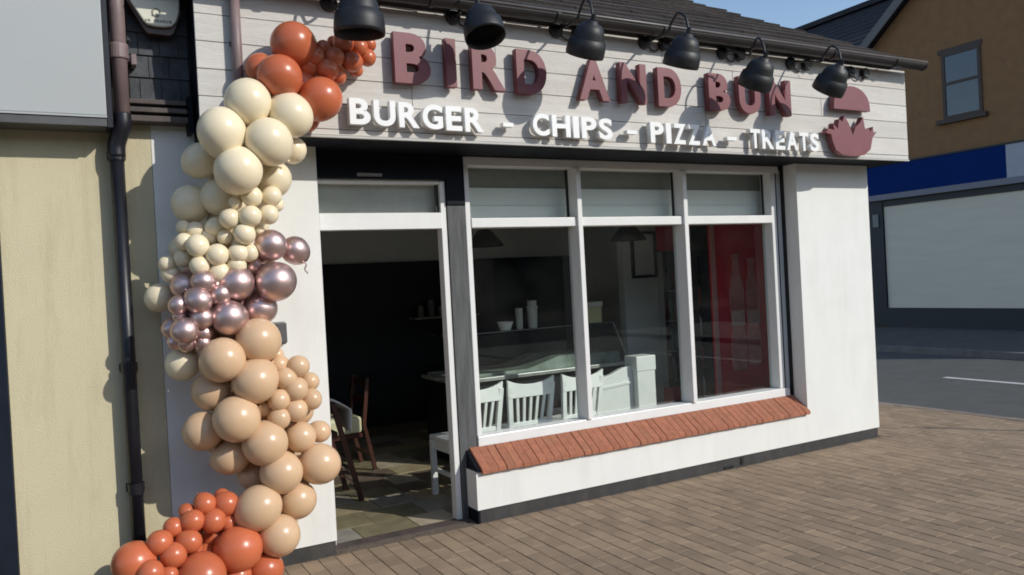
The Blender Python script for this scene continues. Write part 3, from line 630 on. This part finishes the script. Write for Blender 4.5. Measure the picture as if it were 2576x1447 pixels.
TY = -20.0
obj('terrace_wall', box(-26, 30, TY-6, TY, 0, 5.0), mat('terrace_brick', (.36,.26,.19), .9, var=.1, scale=3), tr)
obj('terrace_roof', prism([(TY+.25,4.95), (TY-3,7.0), (TY-6.3,4.95)], -26.2, 30.2, 'YZ'), houseroof, tr)
for k in range(13):
    xx = -23+4.1*k
    obj('terrace_window', box(xx, xx+1.1, TY, TY+.03, 3.2, 4.7), hglass, tr); obj('terrace_shopfront', box(xx-.6, xx+2.4, TY, TY+.04, .4, 2.5), darkblue, tr)
# tall sign post just outside the frame whose thin shadow lies on the paving
po = thing('street_post', 'slim grey steel post standing on the pavement at the right edge', 'post', (9.0, -2.65, 0))
obj('pole', tube([(8.50,-1.93,-.02), (8.50,-1.93,1.42)], .020, 12), metalgrey, po, smooth=True); obj('pole_cap', lathe([(.0,1.42),(.024,1.42),(.02,1.44),(0,1.445)], 12, Matrix.Translation((8.50,-1.93,0))), metalgrey, po)

# ================================================================== INSIDE THE SHOP
def make_chair(name, label):
    t = thing(name, label, 'chair', (0,0,0), 'white slat-back chairs at the window')
    Wt, Wb = .188, .165
    # back: two posts leaning out, curved top rail, bottom rail, five slats
    for s in (-1, 1):
        bm = nb(); bar(bm, (s*Wb,0,.0), (s*(Wb+.002),0,.46), .036, .034); obj('leg', bm, wchair, t)
        bm = nb(); bar(bm, (s*(Wb+.001),0,.4605), (s*Wt,-.055,.835), .036, .030); obj('back_post', bm, wchair, t)
        bm = nb(); bar(bm, (s*.185,.415,.0), (s*.185,.415,.43), .040, .040); obj('leg', bm, wchair, t)
        bm = nb(); bar(bm, (s*.183,.018,.20), (s*.185,.394,.20), .018, .03, (0,0,1)); obj('stretcher', bm, wchair, t)
    top = [(-.206+.412*k/14) for k in range(15)]
    poly = [(x, .838+.048*(abs(x)/.206)**2.2) for x in top] + [(x*.94, .742) for x in top[::-1]]
    bm = nb(); aprism(bm, poly, -.062, -.036); obj('top_rail', bm, wchair, t, bevel=.003)
    obj('bottom_rail', box(-.150,.150,-.018,.008,.485,.545), wchair, t, bevel=.003)
    for k in range(5):
        x = -.112+.056*k; bm = nb(); bar(bm, (x*.92,-.006,.5455), (x*1.06,-.046,.7415), .021, .014); obj('slat', bm, wchair, t)
    obj('seat', box(-.200,.200,.0175,.445,.432,.468), wchair, t, bevel=.008)
    obj('apron', boxes([(-.16,.16,.395,.412,.36,.4315), (-.185,-.17,.02,.39,.36,.4315), (.17,.185,.02,.39,.36,.4315)]), wchair, t)
    return t
def dup(root, loc, rz, label):
    r = root.copy(); COL.objects.link(r); r.location = loc; r.rotation_euler = (0,0,rz); r['label'] = label
    for ch in list(root.children):
        c = ch.copy(); COL.objects.link(c); c.parent = r
    return r
ch = make_chair('white_chair', 'white slat-back chair inside the window beside the door post, its seat showing through the door')
dup(ch, (3.068, .50, 0), R(-2), 'white slat-back chair inside the window, middle of the three')
dup(ch, (3.545, .50, 0), R(3), 'white slat-back chair inside the window, partly behind the first mullion')
ch.location = (2.615, .50, 0); ch.rotation_euler = (0,0,R(2))
# wooden chairs by the door
t = thing('wooden_chair', 'reddish wooden chair with cream padded seat inside the doorway', 'chair', (2.1, 1.7, 0))
sx, sy = 2.085, 2.25
for dx, dy in ((.15,-.20), (.15,.20)):
    bm = nb(); bar(bm, (sx+dx+.085,sy+dy,0), (sx+dx,sy+dy,.42), .032, .036); obj('leg', bm, wood, t)
    bm = nb(); bar(bm, (sx+dx,sy+dy,.4205), (sx+dx+.05,sy+dy,.83), .032, .034); obj('back_post', bm, wood, t)
for dx, dy in ((-.19,-.20), (-.19,.20)):
    bm = nb(); bar(bm, (sx+dx-.03,sy+dy,0), (sx+dx,sy+dy,.34), .034, .034); obj('leg', bm, wood, t)
obj('seat_frame', box(sx-.205,sx+.13,sy-.215,sy+.215,.31,.3495), wood, t)
obj('seat_pad', box(sx-.21,sx+.132,sy-.22,sy+.22,.350,.50), cushion, t, bevel=.03)
for z in (.62,.78): obj('back_rail', box(sx+.16+.12*(z-.42),sx+.18+.12*(z-.42),sy-.183,sy+.183,z-.03,z+.03), wood, t)
obj('stretcher', box(sx+.19,sx+.21,sy-.18,sy+.18,.12,.15), wood, t)
t2 = thing('draped_chair', 'dark wooden chair with a white cloth over it at the left of the doorway', 'chair', (1.7, 1.2, 0))
for y in (1.12, 1.52):
    bm = nb(); bar(bm, (1.885,y,0), (1.695,y,.78), .036, .036); obj('leg', bm, wood, t2)
    bm = nb(); bar(bm, (1.36,y,0), (1.50,y,.62), .036, .036); obj('leg', bm, wood, t2)
obj('seat', box(1.47,1.73,1.14,1.50,.50,.55), wood, t2); obj('back_rail', box(1.655,1.70,1.139,1.501,.70,.78), wood, t2)
obj('rung', box(1.40,1.80,1.13,1.15,.22,.25), wood, t2)
t3 = thing('white_cloth', 'white cloth hanging over the back of the dark wooden chair in the doorway', 'cloth', (1.7, 1.3, .8))
cb = nb()
grid = []
for i in range(15):
    rowv = []
    for j in range(9):
        u = i/14; w = j/8
        x = 1.60 + .22*max(0, u-.35)/.65*(.6+.4*math.sin(w*3)) if u > .35 else 1.60+.0*u - .05*(1-u/.35)
        if u < .35: x = 1.56+u/.35*.10; z = .80-.10*(1-u/.35)
        else: x = 1.66+.17*min(1,(u-.35)/.3); z = .815-.27*((u-.35)/.65)**1.3
        y = 1.10+.34*w
        x += .012*math.sin(9*w+3*u); z += .008*math.sin(13*w)
        rowv.append(cb.verts.new((x, y, z)))
    grid.append(rowv)
for a, b in zip(grid, grid[1:]):
    for j in range(8): cb.faces.new((a[j], a[j+1], b[j+1], b[j]))
o = obj('cloth_sheet', cb, cloth, t3, smooth=True); sm = o.modifiers.new('solid', 'SOLIDIFY'); sm.thickness = .012
# white booth end
t = thing('booth_end', 'white panelled booth end with square post inside the window beside the chairs', 'booth', (4.4, 1.05, 0))
obj('panel', prism([(3.86,.02), (3.86,.66), (4.06,.712), (4.22,.742), (4.34,.785), (4.469,.812), (4.469,.02)], 1.0, 1.05), wchair, t, bevel=.004)
obj('panel_rail', prism([(3.86,.60), (3.86,.62), (4.469,.665), (4.469,.645)], .99, .9995), wchair, t)
obj('post', box(4.47,4.675,.93,1.10,.02,.75), wchair, t, bevel=.004); obj('post_cap', box(4.462,4.683,.922,1.108,.7505,.888), wchair, t, bevel=.006)
obj('bench_seat', box(3.90,4.46,1.051,1.5,.36,.42), wchair, t)
# glass display counter
t = thing('display_counter', 'dark shop counter with a sloping glass display case behind the white chairs', 'counter', (3.9, 1.9, 0))
obj('counter_base', box(2.95,4.85,1.62,2.3,.02,.74), inblack, t); obj('counter_slab', box(2.93,4.88,1.55,2.33,.7405,.775), slab, t, bevel=.004)
obj('display_food_tray', prism([(2.96,.776), (2.96,.80), (3.75,.80), (4.1,.89), (4.82,.87), (4.82,.776)], 1.66, 2.25), slab, t)
obj('case_front_glass', prism([(1.57,.776), (1.576,.776), (1.806,1.15), (1.80,1.15)], 2.95, 4.86, 'YZ'), cabg, t)
obj('case_top_glass', box(2.95,4.86,1.80,2.30,1.151,1.158), cabg, t)
obj('case_side_glass', prism([(1.58,.777), (1.81,1.149), (2.29,1.149), (2.29,.777)], 4.862, 4.868, 'YZ'), cabg, t)
obj('case_edge', tube([(4.865,1.575,.778), (4.865,1.805,1.152)], .008, 6), slab, t)
obj('case_rail', box(2.95,4.86,1.79,1.81,1.1585,1.166), metalgrey, t)
def item(name, label, cat, bm, m): return tag(obj(name, bm, m, bevel=.003), label, cat)
PC = mat('paper_cup', (.55,.57,.55), .6, var=.06)
item('tall_cup_stack', 'tall stack of pale paper cups on the display counter', 'cups', lathe([(0,1.167),(.043,1.167),(.052,1.36),(.058,1.362),(.058,1.38),(.045,1.382),(.046,1.43),(.05,1.435),(0,1.435)], 20, Matrix.Translation((3.95,1.88,0))), PC)
item('short_cup_stack', 'shorter stack of pale paper cups on the display counter', 'cups', lathe([(0,1.167),(.032,1.167),(.038,1.37),(0,1.37)], 18, Matrix.Translation((3.80,1.88,0))), PC)
item('white_dish', 'small white dish beside the cup stacks on the counter', 'dish', lathe([(0,1.167),(.05,1.167),(.08,1.25),(.074,1.25),(.045,1.18),(0,1.178)], 20, Matrix.Translation((3.63,1.86,0))), wchair)
t4 = thing('cream_box', 'cream cardboard box with a lid on the counter right of the first mullion', 'box', (4.62, 1.9, 1.16))
obj('box_body', box(4.53,4.74,1.82,1.98,1.167,1.33), mat('cream_card', (.62,.60,.36), .7, var=.05), t4, bevel=.003); obj('box_lid', box(4.52,4.75,1.81,1.99,1.3305,1.38), mat('pale_card', (.7,.7,.64), .7, var=.05), t4, bevel=.003)
# back shelf seen through the door
t = thing('back_shelf', 'steel wall shelf with jars at the back of the shop, seen through the door', 'shelf', (3.5, 4.0, 1.25))
obj('shelf_board', box(3.55,4.4,3.95,4.148,1.235,1.26), slab, t)
for x, h in ((3.66,.14), (3.80,.2), (3.93,.12), (4.1,.18)): obj('jar', lathe([(0,1.2605),(.04,1.2605),(.04,1.26+h*.8),(.025,1.26+h),(0,1.26+h)], 14, Matrix.Translation((x,4.05,0))), metalgrey, t)
# drinks fridge with glass door
t = thing('drinks_fridge', 'upright glass-door drinks fridge with red header inside the window', 'fridge', (5.9, 2.3, 0))
FX0, FX1, FY = 5.66, 6.16, 2.0
obj('fridge_body', boxes([(FX0,FX0+.04,FY+.05,FY+.6,.02,2.16), (FX1-.04,FX1,FY+.05,FY+.6,.02,2.16), (FX0+.041,FX1-.041,FY+.55,FY+.6,.02,2.16), (FX0+.041,FX1-.041,FY+.06,FY+.549,.02,.35)]), inblack, t)
obj('header', box(FX0+.002,FX1-.002,FY+.02,FY+.54,1.88,2.155), redm, t, bevel=.006); obj('base_grille', box(FX0+.01,FX1-.01,FY+.03,FY+.049,.06,.36), redm, t)
obj('glass_door', box(FX0+.005,FX1-.005,FY+.03,FY+.046,.37,1.87), cabg, t)
obj('door_frame', boxes([(FX0+.002,FX0+.075,FY+.018,FY+.029,.37,1.87), (FX1-.05,FX1-.003,FY+.018,FY+.029,.37,1.87)]), ingrey, t)
random.seed(6)
BC = [mat('bottle_dark', (.03,.012,.01), .15), mat('bottle_green', (.02,.16,.10), .15), mat('bottle_pale', (.35,.4,.42), .2), mat('bottle_red', (.3,.02,.02), .3)]
for z in (.42, .76, 1.10, 1.44):
    obj('fridge_shelf', box(FX0+.045,FX1-.045,FY+.07,FY+.54,z-.014,z), slab, t)
    for k in range(5):
        obj('bottle', lathe([(0,z),(.033,z),(.033,z+.16),(.014,z+.22),(.014,z+.26),(0,z+.26)], 12, Matrix.Translation((FX0+.09+.078*k,FY+.12,0))), random.choice(BC), t, smooth=True)
t = thing('drinks_cooler', 'tall red drinks cooler with printed bottles inside the right end of the window', 'cooler', (5.85, 1.3, 0))
obj('cooler_body', box(5.535,6.30,1.0705,1.32,.02,2.3), inblack, t); obj('cooler_front', box(5.53,6.30,1.05,1.07,.02,2.3), redm, t, bevel=.004)
obj('cooler_edge', boxes([(5.535,5.575,1.02,1.0495,.03,2.29)]), mat('pale_red', (.62,.30,.28), .4), t)
for x, s, zb in ((5.86,1.0,.62), (6.07,.92,.66)):
    p = [(.0,0),(.085,.0),(.10,.05),(.10,.30),(.075,.42),(.10,.62),(.095,.80),(.045,1.0),(.038,1.12),(.048,1.13),(.048,1.17),(0,1.17)]
    obj('printed_bottle', prism([(x+s*a, zb+s*b) for a, b in p[1:-1]]+[(x-s*a, zb+s*b) for a, b in p[1:-1][::-1]], 1.040, 1.0492), redprint, t)
    obj('printed_label', box(x-.09*s, x+.09*s, 1.036, 1.0395, zb+.45*s, zb+.60*s), mat('label_print', (.90,.62,.60), .4, var=.15, scale=12), t)
obj('cooler_plinth', box(5.55,6.28,1.06,1.3,-.01,.0195), inblack, t)
st = thing('drink_stack', 'narrow rack of dark bottles between the fridge and the red cooler', 'rack', (5.43, 1.2, 0))
obj('rack_frame', boxes([(5.36,5.37,1.06,1.3,.02,1.9), (5.49,5.50,1.06,1.3,.02,1.9)]), blackm, st)
for k in range(6):
    z = .10+k*.30; obj('rack_shelf', box(5.3705,5.4895,1.07,1.29,z-.012,z), blackm, st); obj('bottle', lathe([(0,z),(.036,z),(.036,z+.15),(.014,z+.21),(.014,z+.25),(0,z+.25)], 12, Matrix.Translation((5.43,1.15,0))), random.choice(BC), st, smooth=True)
# pendant shades and framed picture
for i, (x, y, lab) in enumerate(((3.53,2.0,'black pendant shade inside the left window pane'), (4.96,1.6,'black pendant shade inside the middle window pane'))):
    t = thing('pendant_lamp', lab, 'lamp', (x, y, 2.0), 'pendant lamps inside')
    obj('shade', lathe([(.02,2.16),(.06,2.15),(.12,2.08),(.19,1.985),(.185,1.985),(.11,2.07),(0,2.12)], 24, Matrix.Translation((x,y,0))), inblack, t, smooth=True); obj('cord', tube([(x,y,2.155), (x,y,2.699)], .006, 6), inblack, t)
t = thing('framed_picture', 'dark framed picture on the grey partition beside the fridge', 'picture', (5.45, 1.99, 1.8))
obj('picture_frame', boxes([(5.285,5.315,1.97,1.9995,1.595,2.10), (5.59,5.62,1.97,1.9995,1.595,2.10), (5.3155,5.5895,1.97,1.9995,1.595,1.625), (5.3155,5.5895,1.97,1.9995,2.07,2.10)]), inblack, t); obj('picture_print', box(5.3155,5.5895,1.985,1.9995,1.626,2.069), ingrey, t)
